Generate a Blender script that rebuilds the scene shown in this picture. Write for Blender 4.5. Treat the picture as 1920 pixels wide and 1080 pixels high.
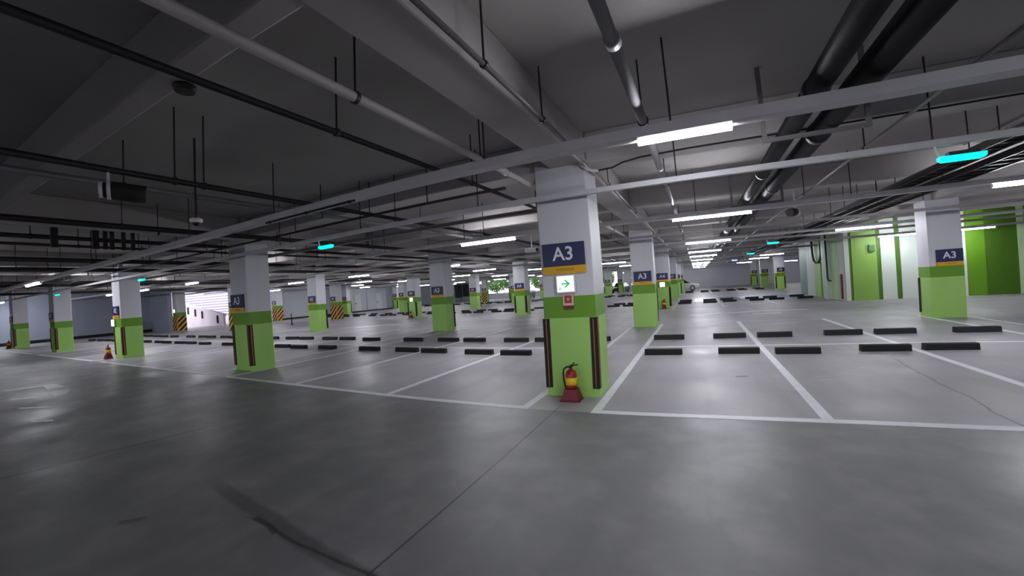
import bpy, bmesh, math, random
from mathutils import Matrix, Vector

# ------------------------------------------------------------------ clear
for o in list(bpy.data.objects):
    bpy.data.objects.remove(o)
S = bpy.context.scene
COL = S.collection
random.seed(7)

# ------------------------------------------------------------------ camera (ultra-wide phone lens with barrel distortion)
cam = bpy.data.cameras.new('camera')
camo = bpy.data.objects.new('camera', cam)
COL.objects.link(camo)
S.camera = camo
rot = Matrix(((0.90007758, 0.05990955, 0.43159146),
              (0.43076361, 0.02677352, -0.90206756),
              (-0.06559768, 0.99784469, -0.00170861)))
camo.matrix_world = Matrix.Translation((0, 0, 1.65)) @ rot.to_4x4()
cam.type = 'PANO'
cam.sensor_fit = 'HORIZONTAL'
cam.sensor_width = 36.0
cam.clip_end = 400
LENS = dict(fisheye_polynomial_k0=0.0, fisheye_polynomial_k1=-0.06917588852705576, fisheye_polynomial_k2=-0.0007219282786358901,
            fisheye_polynomial_k3=0.00014005759347143537, fisheye_polynomial_k4=-3.0598987840969784e-06)
for holder in (getattr(cam, 'cycles', None), cam):
    if holder is not None and hasattr(holder, 'panorama_type'):
        holder.panorama_type = 'FISHEYE_LENS_POLYNOMIAL'
        holder.fisheye_fov = math.radians(179)
        for k_, v_ in LENS.items():
            setattr(holder, k_, v_)

# ------------------------------------------------------------------ world, exposure
W = bpy.data.worlds.new('overcast_sky')
S.world = W
W.use_nodes = True
bg = W.node_tree.nodes['Background']
bg.inputs[0].default_value = (0.93, 0.96, 1.0, 1)
bg.inputs[1].default_value = 1.5
S.view_settings.view_transform = 'Standard'
S.view_settings.look = 'None'
S.view_settings.gamma = 1.0
S.view_settings.exposure = 1.12
try:
    S.view_settings.use_curve_mapping = False
except Exception:
    pass
S.render.engine = 'CYCLES'
S.cycles.use_denoising = True
S.cycles.max_bounces = 8
S.cycles.diffuse_bounces = 5
S.cycles.glossy_bounces = 3
S.cycles.caustics_reflective = False
S.cycles.caustics_refractive = False
S.cycles.sample_clamp_indirect = 6.0
LAMP = 86.0

# ------------------------------------------------------------------ materials
def srgb(r, g, b):
    f = lambda c: (c / 12.92) if c <= 0.04045 else ((c + 0.055) / 1.055) ** 2.4
    return (f(r / 255), f(g / 255), f(b / 255), 1)

def mat(name, col, rough=0.6, metal=0.0, noise=0.0, scale=4.0, emit=None, estr=0.0, bump=0.0, spec=0.5, streak=False):
    m = bpy.data.materials.new(name)
    m.use_nodes = True
    nt = m.node_tree
    b = nt.nodes['Principled BSDF']
    b.inputs['Base Color'].default_value = col
    b.inputs['Roughness'].default_value = rough
    b.inputs['Metallic'].default_value = metal
    b.inputs['Specular IOR Level'].default_value = spec
    if emit:
        b.inputs['Emission Color'].default_value = emit
        b.inputs['Emission Strength'].default_value = estr
    if noise > 0 or bump > 0:
        tc = nt.nodes.new('ShaderNodeTexCoord')
        mp = nt.nodes.new('ShaderNodeMapping')
        nt.links.new(tc.outputs['Object'], mp.inputs[0])
        if streak:
            mp.inputs['Scale'].default_value = (1, 1, 0.15)
        nz = nt.nodes.new('ShaderNodeTexNoise')
        nz.inputs['Scale'].default_value = scale
        nz.inputs['Detail'].default_value = 6
        nt.links.new(mp.outputs[0], nz.inputs['Vector'])
        if noise > 0:
            mx = nt.nodes.new('ShaderNodeMix')
            mx.data_type = 'RGBA'
            mx.inputs['A'].default_value = tuple(c * (1 - noise) for c in col[:3]) + (1,)
            mx.inputs['B'].default_value = tuple(min(1, c * (1 + noise)) for c in col[:3]) + (1,)
            cr = nt.nodes.new('ShaderNodeMapRange')
            cr.inputs['From Min'].default_value = 0.3
            cr.inputs['From Max'].default_value = 0.7
            nt.links.new(nz.outputs[0], cr.inputs[0])
            nt.links.new(cr.outputs[0], mx.inputs['Factor'])
            nt.links.new(mx.outputs['Result'], b.inputs['Base Color'])
        if bump > 0:
            bp = nt.nodes.new('ShaderNodeBump')
            bp.inputs['Strength'].default_value = bump
            bp.inputs['Distance'].default_value = 0.01
            nt.links.new(nz.outputs[0], bp.inputs['Height'])
            nt.links.new(bp.outputs[0], b.inputs['Normal'])
    return m

M = {}
M['white_paint'] = mat('white_paint', srgb(205, 205, 212), 0.55, noise=0.06, scale=1.5, streak=True)
M['green'] = mat('light_green_paint', srgb(158, 204, 104), 0.5, noise=0.05, scale=2, streak=True)
M['dark_green'] = mat('dark_green_paint', srgb(98, 150, 22), 0.5, noise=0.05, scale=2, streak=True)
M['core_green'] = mat('core_wall_green_paint', srgb(136, 178, 80), 0.5, noise=0.04, scale=1)
M['back_wall'] = mat('back_wall_paint', srgb(196, 196, 205), 0.7, noise=0.04, scale=0.5)
M['moss_green'] = mat('moss_green_paint', srgb(72, 112, 20), 0.5, noise=0.05, scale=2)
M['pale_green'] = mat('pale_green_paint', srgb(200, 226, 180), 0.5)
M['mint'] = mat('mint_wall_paint', srgb(206, 216, 206), 0.55, noise=0.03, scale=1)
M['teal_grey'] = mat('teal_grey_paint', srgb(110, 135, 122), 0.55)
M['concrete'] = mat('slab_concrete', srgb(172, 168, 166), 0.85, noise=0.14, scale=0.5, bump=0.2)
M['beam'] = mat('beam_concrete', srgb(176, 171, 170), 0.85, noise=0.10, scale=0.7, bump=0.2)
M['grey_wall'] = mat('grey_wall_paint', srgb(160, 165, 184), 0.7, noise=0.05, scale=0.5)
M['light_wall'] = mat('pale_wall_paint', srgb(205, 207, 216), 0.6, noise=0.04, scale=0.5)
M['char_wall'] = mat('charcoal_panel', srgb(62, 62, 68), 0.6)
M['black'] = mat('black_rubber', srgb(22, 21, 23), 0.75)
M['black_lag'] = mat('black_pipe_lagging', srgb(30, 29, 33), 0.45, bump=0.3, scale=12)
M['dark_steel'] = mat('dark_steel', srgb(48, 46, 48), 0.5, metal=0.3)
M['grey_steel'] = mat('painted_grey_steel', srgb(150, 148, 150), 0.4, metal=0.2)
M['white_pipe'] = mat('white_pipe', srgb(226, 220, 215), 0.4)
M['galv'] = mat('galvanised_channel', srgb(200, 199, 204), 0.45, metal=0.1, noise=0.06, scale=3)
M['dull_galv'] = mat('dull_galvanised_channel', srgb(120, 118, 120), 0.5, metal=0.3)
M['white_metal'] = mat('white_enamel', srgb(225, 225, 228), 0.4)
M['lamp'] = mat('lit_diffuser', (1, 1, 1, 1), 0.5, emit=(0.93, 0.94, 1.0, 1), estr=LAMP)
M['lamp_dim'] = mat('lit_diffuser_dimmed', (1, 1, 1, 1), 0.5, emit=(0.93, 0.94, 1.0, 1), estr=LAMP * 0.58)
M['off_lamp'] = mat('unlit_diffuser', srgb(190, 190, 196), 0.4)
M['cyan'] = mat('cyan_indicator', (0, 0.8, 0.7, 1), 0.5, emit=(0.0, 1.0, 0.78, 1), estr=0.9)
M['blue_led'] = mat('blue_indicator', (0, 0.1, 0.8, 1), 0.5, emit=(0.1, 0.3, 1.0, 1), estr=4)
M['navy'] = mat('navy_sign_face', srgb(24, 27, 80), 0.4)
M['sign_white'] = mat('sign_lettering', srgb(222, 222, 235), 0.4)
M['sign_yellow'] = mat('sign_yellow', srgb(220, 166, 20), 0.45)
M['sign_brown'] = mat('sign_brown_print', srgb(120, 80, 20), 0.5)
M['exit_face'] = mat('lit_exit_face', (1, 1, 0.9, 1), 0.4, emit=(0.93, 1.0, 0.80, 1), estr=0.5)
M['exit_green'] = mat('exit_green_print', srgb(20, 170, 95), 0.5, emit=srgb(20, 190, 110), estr=0.25)
M['exit_bright'] = mat('overlit_exit_face', (1, 1, 0.95, 1), 0.4, emit=(1.0, 1.0, 0.93, 1), estr=4)
M['red'] = mat('red_enamel', srgb(150, 18, 30), 0.35)
M['dark_red'] = mat('maroon_plastic', srgb(112, 20, 38), 0.5)
M['tag_pink'] = mat('faded_tag', srgb(226, 190, 170), 0.5)
M['yellow'] = mat('yellow_label', srgb(232, 196, 20), 0.45)
M['orange'] = mat('orange_reflective', srgb(176, 92, 30), 0.4)
M['hazard_yellow'] = mat('hazard_buff', srgb(225, 165, 80), 0.5)
M['line_white'] = mat('road_paint', srgb(232, 231, 238), 0.5, noise=0.06, scale=5)
M['faint_line'] = mat('worn_road_paint', srgb(196, 195, 200), 0.45, noise=0.25, scale=6)
M['blue_floor'] = mat('blue_floor_paint', srgb(126, 148, 190), 0.3, noise=0.10, scale=1.2)
M['glass'] = mat('dark_glass', srgb(16, 20, 22), 0.1)
M['car_white'] = mat('white_car_paint', srgb(205, 205, 210), 0.3)
M['car_dark'] = mat('dark_car_paint', srgb(26, 36, 34), 0.3)
M['rim'] = mat('alloy_rim', srgb(150, 150, 155), 0.3, metal=0.7)
M['leaf'] = mat('leaf_green', srgb(70, 108, 40), 0.6, noise=0.5, scale=2)
M['bark'] = mat('bark_brown', srgb(80, 62, 48), 0.9)
M['grass'] = mat('grass_green', srgb(130, 175, 70), 0.9, noise=0.2, scale=2)
M['cladding'] = mat('lilac_white_cladding', srgb(236, 228, 250), 0.5)
M['clad_gap'] = mat('cladding_rail', srgb(120, 112, 140), 0.5)
M['ramp_white'] = mat('ramp_concrete_light', srgb(206, 196, 206), 0.7, noise=0.08, scale=0.8)
M['green_pipe'] = mat('dark_green_pipe', srgb(32, 60, 46), 0.4)

def floor_material():
    m = bpy.data.materials.new('coated_concrete_floor')
    m.use_nodes = True
    nt = m.node_tree
    N, L = nt.nodes, nt.links
    b = N['Principled BSDF']
    tc = N.new('ShaderNodeTexCoord')
    sep = N.new('ShaderNodeSeparateXYZ')
    L.new(tc.outputs['Object'], sep.inputs[0])
    def noise(scale, detail=5, vec=None, sc=None):
        n = N.new('ShaderNodeTexNoise')
        n.inputs['Scale'].default_value = scale
        n.inputs['Detail'].default_value = detail
        if sc:
            mp = N.new('ShaderNodeMapping')
            mp.inputs['Scale'].default_value = sc
            L.new(tc.outputs['Object'], mp.inputs[0])
            L.new(mp.outputs[0], n.inputs['Vector'])
        else:
            L.new(tc.outputs['Object'], n.inputs['Vector'])
        return n.outputs[0]
    def math_(op, a, b_=None, c=None):
        n = N.new('ShaderNodeMath')
        n.operation = op
        for i, v in enumerate((a, b_, c)):
            if v is None:
                continue
            if isinstance(v, (int, float)):
                n.inputs[i].default_value = v
            else:
                L.new(v, n.inputs[i])
        return n.outputs[0]
    def rng(v, a, b_, c, d, smooth=False):
        n = N.new('ShaderNodeMapRange')
        if smooth:
            n.interpolation_type = 'SMOOTHSTEP'
        n.inputs['From Min'].default_value = a
        n.inputs['From Max'].default_value = b_
        n.inputs['To Min'].default_value = c
        n.inputs['To Max'].default_value = d
        L.new(v, n.inputs[0])
        return n.outputs[0]
    def mix(fac, a, b_, mode='MIX'):
        n = N.new('ShaderNodeMix')
        n.data_type = 'RGBA'
        n.blend_type = mode
        for k, v in (('Factor', fac), ('A', a), ('B', b_)):
            if isinstance(v, (int, float)):
                n.inputs[k].default_value = v
            elif isinstance(v, tuple):
                n.inputs[k].default_value = v
            else:
                L.new(v, n.inputs[k])
        return n.outputs['Result']
    X, Y = sep.outputs[0], sep.outputs[1]
    # two floor coats: darker in the front driving aisle, paler from the stalls on
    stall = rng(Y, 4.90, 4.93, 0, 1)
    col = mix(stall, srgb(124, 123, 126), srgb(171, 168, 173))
    big = rng(noise(0.35, 4), 0.35, 0.65, 0, 1)
    col = mix(math_('MULTIPLY', big, 0.5), col, mix(stall, srgb(100, 98, 102), srgb(138, 135, 139)))
    sm = rng(noise(2.2, 8), 0.45, 0.75, 0, 1)
    col = mix(math_('MULTIPLY', sm, 0.3), col, srgb(176, 172, 174))
    # tyre streaks that run along the stalls
    st = rng(noise(1.0, 6, sc=(2.2, 0.25, 1)), 0.52, 0.75, 0, 1)
    col = mix(math_('MULTIPLY', st, 0.22), col, srgb(86, 82, 84))
    # fine speckle
    sp = rng(noise(60, 2), 0.62, 0.72, 0, 1)
    col = mix(math_('MULTIPLY', sp, 0.12), col, srgb(70, 68, 70))
    # joints and cracks: |distance to a wandering line|
    wob = math_('MULTIPLY', math_('SUBTRACT', noise(1.4, 6), 0.5), 0.16)
    def crack(x0, y0, x1, y1, w, ext, strength, wander=1.0):
        dx, dy = x1 - x0, y1 - y0
        ln = math.hypot(dx, dy)
        dx, dy = dx / ln, dy / ln
        px = math_('SUBTRACT', X, x0)
        py = math_('SUBTRACT', Y, y0)
        d = math_('ADD', math_('SUBTRACT', math_('MULTIPLY', px, dy), math_('MULTIPLY', py, dx)), math_('MULTIPLY', wob, wander))
        t = math_('ADD', math_('MULTIPLY', px, dx), math_('MULTIPLY', py, dy))
        a = rng(math_('ABSOLUTE', d), w * 0.4, w, 1, 0, True)
        i = math_('MULTIPLY', rng(t, -ext, 0.0, 0, 1, True), rng(t, ln, ln + ext, 1, 0, True))
        return math_('MULTIPLY', math_('MULTIPLY', a, i), strength)
    for c in ((-1.8, -3, -1.83, 4.9, 0.012, 0.3, 0.8, 0.12), (-6.9, -1.0, -6.15, 2.5, 0.02, 0.6, 0.7, 0.6),
              (-3.75, 1.78, -1.7, 1.5, 0.09, 0.7, 0.5, 1.0), (-2.95, 1.60, -1.2, 1.52, 0.02, 0.4, 0.75, 1.0),
              (-3.1, 1.62, -2.8, 1.58, 0.035, 0.05, 0.8, 1.0),
              (2.9, 4.4, 3.2, 8.2, 0.02, 0.6, 0.5, 1.2), (-4.1, 1.1, -4.0, 1.2, 0.05, 0.04, 0.55, 0.3),
              (0.55, 7.0, 0.7, 7.03, 0.05, 0.03, 0.7, 0.2), (-0.1, 2.1, -0.05, 2.12, 0.02, 0.03, 0.6, 0.2)):
        col = mix(crack(*c), col, srgb(44, 40, 42))
    # old scuffs left by removed paint
    sc2 = math_('MULTIPLY', rng(noise(3.0, 8, sc=(1, 3, 1)), 0.55, 0.7, 0, 1), crack(1.2, 6.3, 3.2, 8.6, 0.25, 0.6, 0.55, 2.0))
    col = mix(sc2, col, srgb(196, 190, 190))
    L.new(col, b.inputs['Base Color'])
    r = rng(noise(0.9, 6), 0.3, 0.7, 0.36, 0.58)
    L.new(r, b.inputs['Roughness'])
    b.inputs['Specular IOR Level'].default_value = 0.5
    bp = N.new('ShaderNodeBump')
    bp.inputs['Strength'].default_value = 0.12
    bp.inputs['Distance'].default_value = 0.01
    L.new(noise(7, 6), bp.inputs['Height'])
    L.new(bp.outputs[0], b.inputs['Normal'])
    return m
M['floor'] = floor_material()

# ------------------------------------------------------------------ helpers
class MB:
    """collects shapes with material slots and links them as one mesh object"""
    def __init__(self):
        self.v, self.f, self.mi, self.mats = [], [], [], []
    def slot(self, m):
        if m not in self.mats:
            self.mats.append(m)
        return self.mats.index(m)
    def add(self, vs, fs, m):
        o = len(self.v)
        self.v += [tuple(p) for p in vs]
        s = self.slot(m)
        for f in fs:
            self.f.append(tuple(o + i for i in f))
            self.mi.append(s)
        return self
    def box(self, x0, y0, z0, x1, y1, z1, m):
        vs = [(x, y, z) for z in (z0, z1) for y in (y0, y1) for x in (x0, x1)]
        fs = [(0, 2, 3, 1), (4, 5, 7, 6), (0, 1, 5, 4), (1, 3, 7, 5), (3, 2, 6, 7), (2, 0, 4, 6)]
        return self.add(vs, fs, m)
    def prism(self, prof, a0, a1, m, axis='z'):
        """closed profile in two axes, extruded along the third"""
        n = len(prof)
        def P(p, a):
            if axis == 'z':
                return (p[0], p[1], a)
            if axis == 'x':
                return (a, p[0], p[1])
            return (p[0], a, p[1])
        vs = [P(p, a0) for p in prof] + [P(p, a1) for p in prof]
        fs = [tuple(range(n))[::-1], tuple(range(n, 2 * n))]
        fs += [(i, (i + 1) % n, n + (i + 1) % n, n + i) for i in range(n)]
        return self.add(vs, fs, m)
    def tube(self, p0, p1, r, m, n=10, r1=None):
        p0, p1 = Vector(p0), Vector(p1)
        d = (p1 - p0).normalized()
        a = d.orthogonal().normalized()
        b = d.cross(a)
        r1 = r if r1 is None else r1
        vs = []
        for p, rr in ((p0, r), (p1, r1)):
            for i in range(n):
                t = 2 * math.pi * i / n
                vs.append(p + a * math.cos(t) * rr + b * math.sin(t) * rr)
        fs = [tuple(range(n))[::-1], tuple(range(n, 2 * n))]
        fs += [(i, (i + 1) % n, n + (i + 1) % n, n + i) for i in range(n)]
        return self.add(vs, fs, m)
    def path(self, pts, r, m, n=8):
        """smooth tube through points"""
        pts = [Vector(p) for p in pts]
        vs = []
        up = None
        for i, p in enumerate(pts):
            d = (pts[min(i + 1, len(pts) - 1)] - pts[max(i - 1, 0)]).normalized()
            a = d.orthogonal().normalized() if up is None else (up - d * up.dot(d)).normalized()
            up = a
            b = d.cross(a)
            for j in range(n):
                t = 2 * math.pi * j / n
                vs.append(p + a * math.cos(t) * r + b * math.sin(t) * r)
        fs = [tuple(range(n))[::-1], tuple(range((len(pts) - 1) * n, len(pts) * n))]
        for i in range(len(pts) - 1):
            for j in range(n):
                fs.append((i * n + j, i * n + (j + 1) % n, (i + 1) * n + (j + 1) % n, (i + 1) * n + j))
        return self.add(vs, fs, m)
    def lathe(self, prof, c, m, n=20):
        """profile of (radius, z) about a vertical axis at c"""
        vs = []
        for r, z in prof:
            for i in range(n):
                t = 2 * math.pi * i / n
                vs.append((c[0] + r * math.cos(t), c[1] + r * math.sin(t), c[2] + z))
        k = len(prof)
        fs = [tuple(range(n))[::-1], tuple(range((k - 1) * n, k * n))]
        for j in range(k - 1):
            for i in range(n):
                fs.append((j * n + i, j * n + (i + 1) % n, (j + 1) * n + (i + 1) % n, (j + 1) * n + i))
        return self.add(vs, fs, m)
    def mesh(self, name, smooth=False):
        me = bpy.data.meshes.new(name)
        me.from_pydata(self.v, [], self.f)
        for m in self.mats:
            me.materials.append(m)
        me.polygons.foreach_set('material_index', self.mi)
        if smooth:
            me.polygons.foreach_set('use_smooth', [len(p) == 4 for p in self.f])
        me.validate()
        me.update()
        bm = bmesh.new()
        bm.from_mesh(me)
        bmesh.ops.recalc_face_normals(bm, faces=bm.faces)
        bm.to_mesh(me)
        bm.free()
        return me
    def build(self, name, parent=None, smooth=False, kind=None, bevel=0):
        o = bpy.data.objects.new(name, self.mesh(name, smooth))
        COL.objects.link(o)
        if parent is not None:
            o.parent = parent
        if kind:
            o['kind'] = kind
        if bevel:
            md = o.modifiers.new('edge', 'BEVEL')
            md.width = bevel
            md.segments = 2
            md.limit_method = 'ANGLE'
        return o

def thing(name, label, cat, loc=(0, 0, 0), rz=0, group=None, kind=None):
    o = bpy.data.objects.new(name, None)
    o.empty_display_size = 0.2
    COL.objects.link(o)
    o.location = loc
    o.rotation_euler = (0, 0, rz)
    tag(o, label, cat, group, kind)
    return o

def tag(o, label, cat, group=None, kind=None):
    o['label'] = label
    o['category'] = cat
    if group:
        o['group'] = group
    if kind:
        o['kind'] = kind
    return o

def dup(root, loc, rz=0, label=None, group=None, sx=1.0):
    r = root.copy()
    COL.objects.link(r)
    r.location = loc
    r.rotation_euler = (0, 0, rz)
    r.scale = (sx, 1, 1)
    if label:
        r['label'] = label
    if group:
        r['group'] = group
    for ch in list(root.children):
        c = ch.copy()
        COL.objects.link(c)
        c.parent = r
        for g in list(ch.children):
            d = g.copy()
            COL.objects.link(d)
            d.parent = c
    return r

def text(body, name, size, m, parent, loc, rot=(math.pi / 2, 0, 0), depth=0.004, bold=0.0, width=None):
    cu = bpy.data.curves.new(name, 'FONT')
    cu.body = body
    cu.size = size
    cu.extrude = depth
    cu.offset = bold
    cu.align_x = 'CENTER'
    cu.align_y = 'CENTER'
    cu.resolution_u = 3
    tmp = bpy.data.objects.new('tmp', cu)
    COL.objects.link(tmp)
    dg = bpy.context.evaluated_depsgraph_get()
    dg.update()
    me = bpy.data.meshes.new_from_object(tmp.evaluated_get(dg))
    bpy.data.objects.remove(tmp)
    me.materials.clear()
    me.materials.append(m)
    o = bpy.data.objects.new(name, me)
    COL.objects.link(o)
    o.parent = parent
    o.location = loc
    o.rotation_euler = rot
    if width and len(me.vertices):
        xs = [v.co.x for v in me.vertices]
        o.scale = (width / (max(xs) - min(xs)),) * 3
    return o

ORD = ('first second third fourth fifth sixth seventh eighth ninth tenth eleventh twelfth thirteenth fourteenth fifteenth sixteenth '
       'seventeenth eighteenth nineteenth twentieth twenty-first twenty-second twenty-third twenty-fourth twenty-fifth twenty-sixth '
       'twenty-seventh twenty-eighth twenty-ninth thirtieth thirty-first thirty-second thirty-third').split()

# ------------------------------------------------------------------ grid of the building
SX, PX, PW, PD = 8.69, -2.19, 0.79, 0.645            # column spacing, left face of column 0, plan size
ROWS = [5.61, 14.37, 23.0, 31.8, 40.4, 49.2, 57.8]    # near faces of the pillar rows
SLAB, BEAM = 3.9, 3.4
XL, XR, YN, YB = -41.0, 22.0, -8.0, 64.0

# ------------------------------------------------------------------ floor and its paint
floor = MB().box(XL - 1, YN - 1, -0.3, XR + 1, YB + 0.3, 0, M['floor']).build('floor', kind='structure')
def bay_lines(k):
    a = PX + PW + 0.11 + SX * k
    p = 2.60 if k >= 0 else 2.565
    return [a + p * i for i in range(4)]
LW = 0.06
def strip(x0, y0, x1, y1, m='line_white', name='parking_line', z=0.004):
    return MB().box(min(x0, x1), min(y0, y1), 0, max(x0, x1), max(y0, y1), z, M[m]).build(name, floor)
for n in range(3):
    dy = 17.4 * n
    y0, y1, y2 = 4.95 + dy, 10.06 + dy, 15.2 + dy
    mm = 'line_white' if n == 0 else 'faint_line'
    for k in range(-4, 2 if n == 0 else 1):
        xs = bay_lines(k)
        xe = xs[3] if k < 1 else xs[3]
        strip(xs[0] - LW, y0 - LW, xe + LW, y0 + LW, mm)
        strip(xs[0] + LW, y1 - 0.045, xe - LW, y1 + 0.045, mm)
        strip(xs[0] + LW, y2 - 0.04, xe - LW, y2 + 0.04, 'faint_line')
        for x in xs:
            strip(x - LW, y0 + LW, x + LW, y1 - 0.045, mm)
            strip(x - LW, y1 + 0.045, x + LW, y2 - 0.04, mm)
# worn arrow and boxes in the driving aisle
def poly_mark(pts, m='faint_line', name='floor_marking'):
    return MB().prism(pts, 0, 0.004, M[m]).build(name, floor)
poly_mark([(-14.7, 2.02), (-14.5, 2.02), (-14.2, 2.62), (-13.5, 2.55), (-13.4, 2.86), (-14.37, 2.86)])
poly_mark([(-13.1, 1.96), (-12.95, 1.98), (-12.6, 2.42), (-12.1, 2.40), (-12.0, 2.55), (-12.82, 2.8)])
poly_mark([(-9.65, 1.60), (-9.5, 1.60), (-9.2, 1.78), (-9.35, 1.80)])
poly_mark([(-11.4, 1.75), (-11.2, 1.75), (-10.6, 2.05), (-10.75, 2.1)])
poly_mark([(-0.4, 18.45), (1.6, 18.6), (2.6, 19.0), (4.4, 18.9), (4.4, 19.15), (2.5, 19.25), (1.5, 18.85), (-0.4, 18.65)], 'line_white')
poly_mark([(2.0, 17.6), (3.0, 17.5), (3.3, 17.9), (2.2, 18.1)], 'faint_line')
poly_mark([(-18.9, 15.9), (-17.4, 17.7), (-17.2, 17.5), (-18.6, 15.8)], 'line_white')
poly_mark([(-18.0, 16.4), (-15.4, 19.0), (-15.2, 18.8), (-17.7, 16.2)], 'line_white')
# blue painted stalls far back
for i in range(3):
    xs = bay_lines(0)
    MB().box(xs[i] + 0.1, 27.6, 0, xs[i + 1] - 0.1, 32.45, 0.003, M['blue_floor']).build('blue_stall_coat', floor)

# ------------------------------------------------------------------ ceiling slab and beams
ceiling = MB().box(XL - 1, YN - 1, SLAB, XR + 1, YB + 0.3, SLAB + 0.25, M['concrete']).build('ceiling', kind='structure')
def HAS(k, r):
    return -4 <= k <= 1 and not (k == 1 and (r in (0, 2, 3) or r >= 4)) and (k, r) not in ((0, 6), (-4, 6))
def beam(x0, y0, x1, y1, z=BEAM):
    MB().box(x0, y0, z, x1, y1, SLAB, M['beam']).build('beam', ceiling, bevel=0.02)
for k in range(-5, 3):                                 # along the driving direction, over each pillar line
    cx = PX + PW / 2 + SX * k
    xa, xb = (cx - 0.13, cx + 0.36) if k == 0 else (cx - 0.24, cx + 0.24)
    y0 = YN
    for r, yr in enumerate(ROWS):
        if HAS(k, r):
            beam(xa, y0, xb, yr)
            y0 = yr + PD
    beam(xa, y0, xb, YB)
for r in range(-1, 7):                                 # across, over each pillar row and midway between
    y = 5.93 + 8.71 * r
    for k in range(-5, 3):
        cx = PX + PW / 2 + SX * k
        x0 = cx + 0.36 if k == 0 else cx + 0.24
        x1 = min(cx + SX - (0.13 if k == -1 else 0.24), XR)
        xa = cx + PW / 2 if HAS(k, r) else x0
        xb = cx + SX - PW / 2 if HAS(k + 1, r) else x1
        beam(xa, y - 0.2, xb, y + 0.2, 3.42)
        beam(x0, y - 4.66, x1, y - 4.46, 3.42)

# ------------------------------------------------------------------ outer walls
def wall(name, boxes, m='grey_wall'):
    b = MB()
    for q in boxes:
        b.box(*q, M[m])
    return b.build(name, kind='structure')
wall('wall_near', [(XL, YN - 0.3, 0, XR, YN, 0.8), (XL, YN - 0.3, 2.75, XR, YN, SLAB), (XL, YN - 0.3, 0.8, -24, YN, 2.75), (14, YN - 0.3, 0.8, XR, YN, 2.75)])
wall('wall_right', [(XR, YN, 0, XR + 0.3, YB, SLAB)], 'light_wall')
wl = wall('wall_left', [(XL - 0.3, YN, 0, XL, 14.3, SLAB), (XL, 14.3, 0, -37.6, 14.6, SLAB), (XL - 0.3, 14.6, 3.25, XL, 24.0, SLAB)])
MB().box(XL, YN, 0.0, XL + 0.04, 14.3, 0.22, M['black']).build('kick_strip', wl)
wl2 = wall('wall_left_rear', [(-38.3, 24.0, 0, -38.0, 46.0, SLAB), (XL, 45.7, 0, -38.3, 46.0, SLAB), (XL - 0.3, 45.7, 0, XL, YB, SLAB)], 'grey_wall')
# bright painted stretches of the left wall with their doors
for (ya, yb) in ((24.6, 27.9), (33.2, 36.6), (36.75, 40.2)):
    MB().box(-38.0, ya, 0.15, -37.94, yb, 3.35, M['light_wall']).build('wall_panel', wl2)
MB().box(-38.0, 24.0, 0, -37.96, 46.0, 0.15, M['black']).build('kick_strip', wl2)
for y in (34.6, 38.3):
    d = MB().box(-37.94, y, 0.15, -37.90, y + 1.0, 2.2, M['white_metal']).build('door_1' if y < 36 else 'door_2', kind='structure')
    MB().box(-37.90, y + 0.12, 1.0, -37.85, y + 0.24, 1.14, M['dark_steel']).build('door_handle', d)
# back wall: solid right, open window band left
wins = []
segs = []
xe = -40.0
for k in range(-4, 0):
    c = PX + PW / 2 + SX * k
    wins.append((max(-37.6, c + 0.6), c + SX - 0.6))
bx = [(XL, YB, 0, wins[0][0], YB + 0.3, SLAB), (wins[-1][1], YB, 0, XR, YB + 0.3, SLAB)]
for i in range(len(wins) - 1):
    bx.append((wins[i][1], YB, 0, wins[i + 1][0], YB + 0.3, SLAB))
for a, b_ in wins:
    bx.append((a, YB, 0, b_, YB + 0.3, 0.95))
    bx.append((a, YB, 3.45, b_, YB + 0.3, SLAB))
wb = wall('wall_back', bx, 'back_wall')
MB().box(-40.8, YB - 0.05, 0.75, -37.8, YB, 3.3, M['char_wall']).build('wall_panel', wb)
MB().box(XL, 61.6, 0.6, XL + 0.05, YB, 3.3, M['char_wall']).build('wall_panel', wl2)
for i, (a, b_) in enumerate(wins):
    f = MB()
    f.box(a, YB + 0.1, 0.95, b_, YB + 0.18, 1.02, M['dull_galv']).box(a, YB + 0.1, 3.38, b_, YB + 0.18, 3.45, M['dull_galv'])
    nmul = 4
    for j in range(nmul + 1):
        x = a + (b_ - a) * j / nmul
        f.box(x - 0.035, YB + 0.1, 1.02, x + 0.035, YB + 0.18, 3.38, M['dull_galv'])
    f.build('window_%d' % (i + 1), kind='structure')

# ------------------------------------------------------------------ stair core on the right: panels in green and white
core = wall('wall_core', [(6.97, 22.75, 0, 20.5, 31.6, SLAB)], 'mint')
def cpan(x0, x1, m, proud=0.05, z0=0, z1=SLAB):
    MB().box(x0, 22.75 - proud, z0, x1, 22.75, z1, M[m]).build('wall_panel', core)
cpan(6.92, 7.12, 'mint', 0.08)
cpan(7.12, 7.24, 'moss_green', 0.02)
cpan(7.24, 8.26, 'core_green', 0.05)
cpan(8.26, 8.42, 'moss_green', 0.02)
cpan(8.42, 8.99, 'mint', 0.06)
cpan(8.99, 9.19, 'moss_green', 0.02)
cpan(9.19, 11.6, 'mint', 0.06)
cpan(11.6, 12.28, 'dark_green', 0.05)
cpan(12.28, 13.40, 'moss_green', 0.02)
cpan(13.40, 13.62, 'pale_green', 0.06)
cpan(13.62, 20.5, 'dark_green', 0.04)
def spanel(y0, y1, m, proud=0.05):
    MB().box(6.97 - proud, y0, 0, 6.97, y1, SLAB, M[m]).build('wall_panel', core)
spanel(22.70, 23.7, 'mint', 0.05)
spanel(23.7, 24.6, 'pale_green', 0.12)
spanel(24.6, 25.2, 'mint', 0.30)
spanel(25.2, 25.8, 'pale_green', 0.22)
spanel(25.8, 26.6, 'dark_green', 0.05)
spanel(26.6, 27.9, 'green', 0.08)
spanel(27.9, 29.6, 'mint', 0.08)
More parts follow.
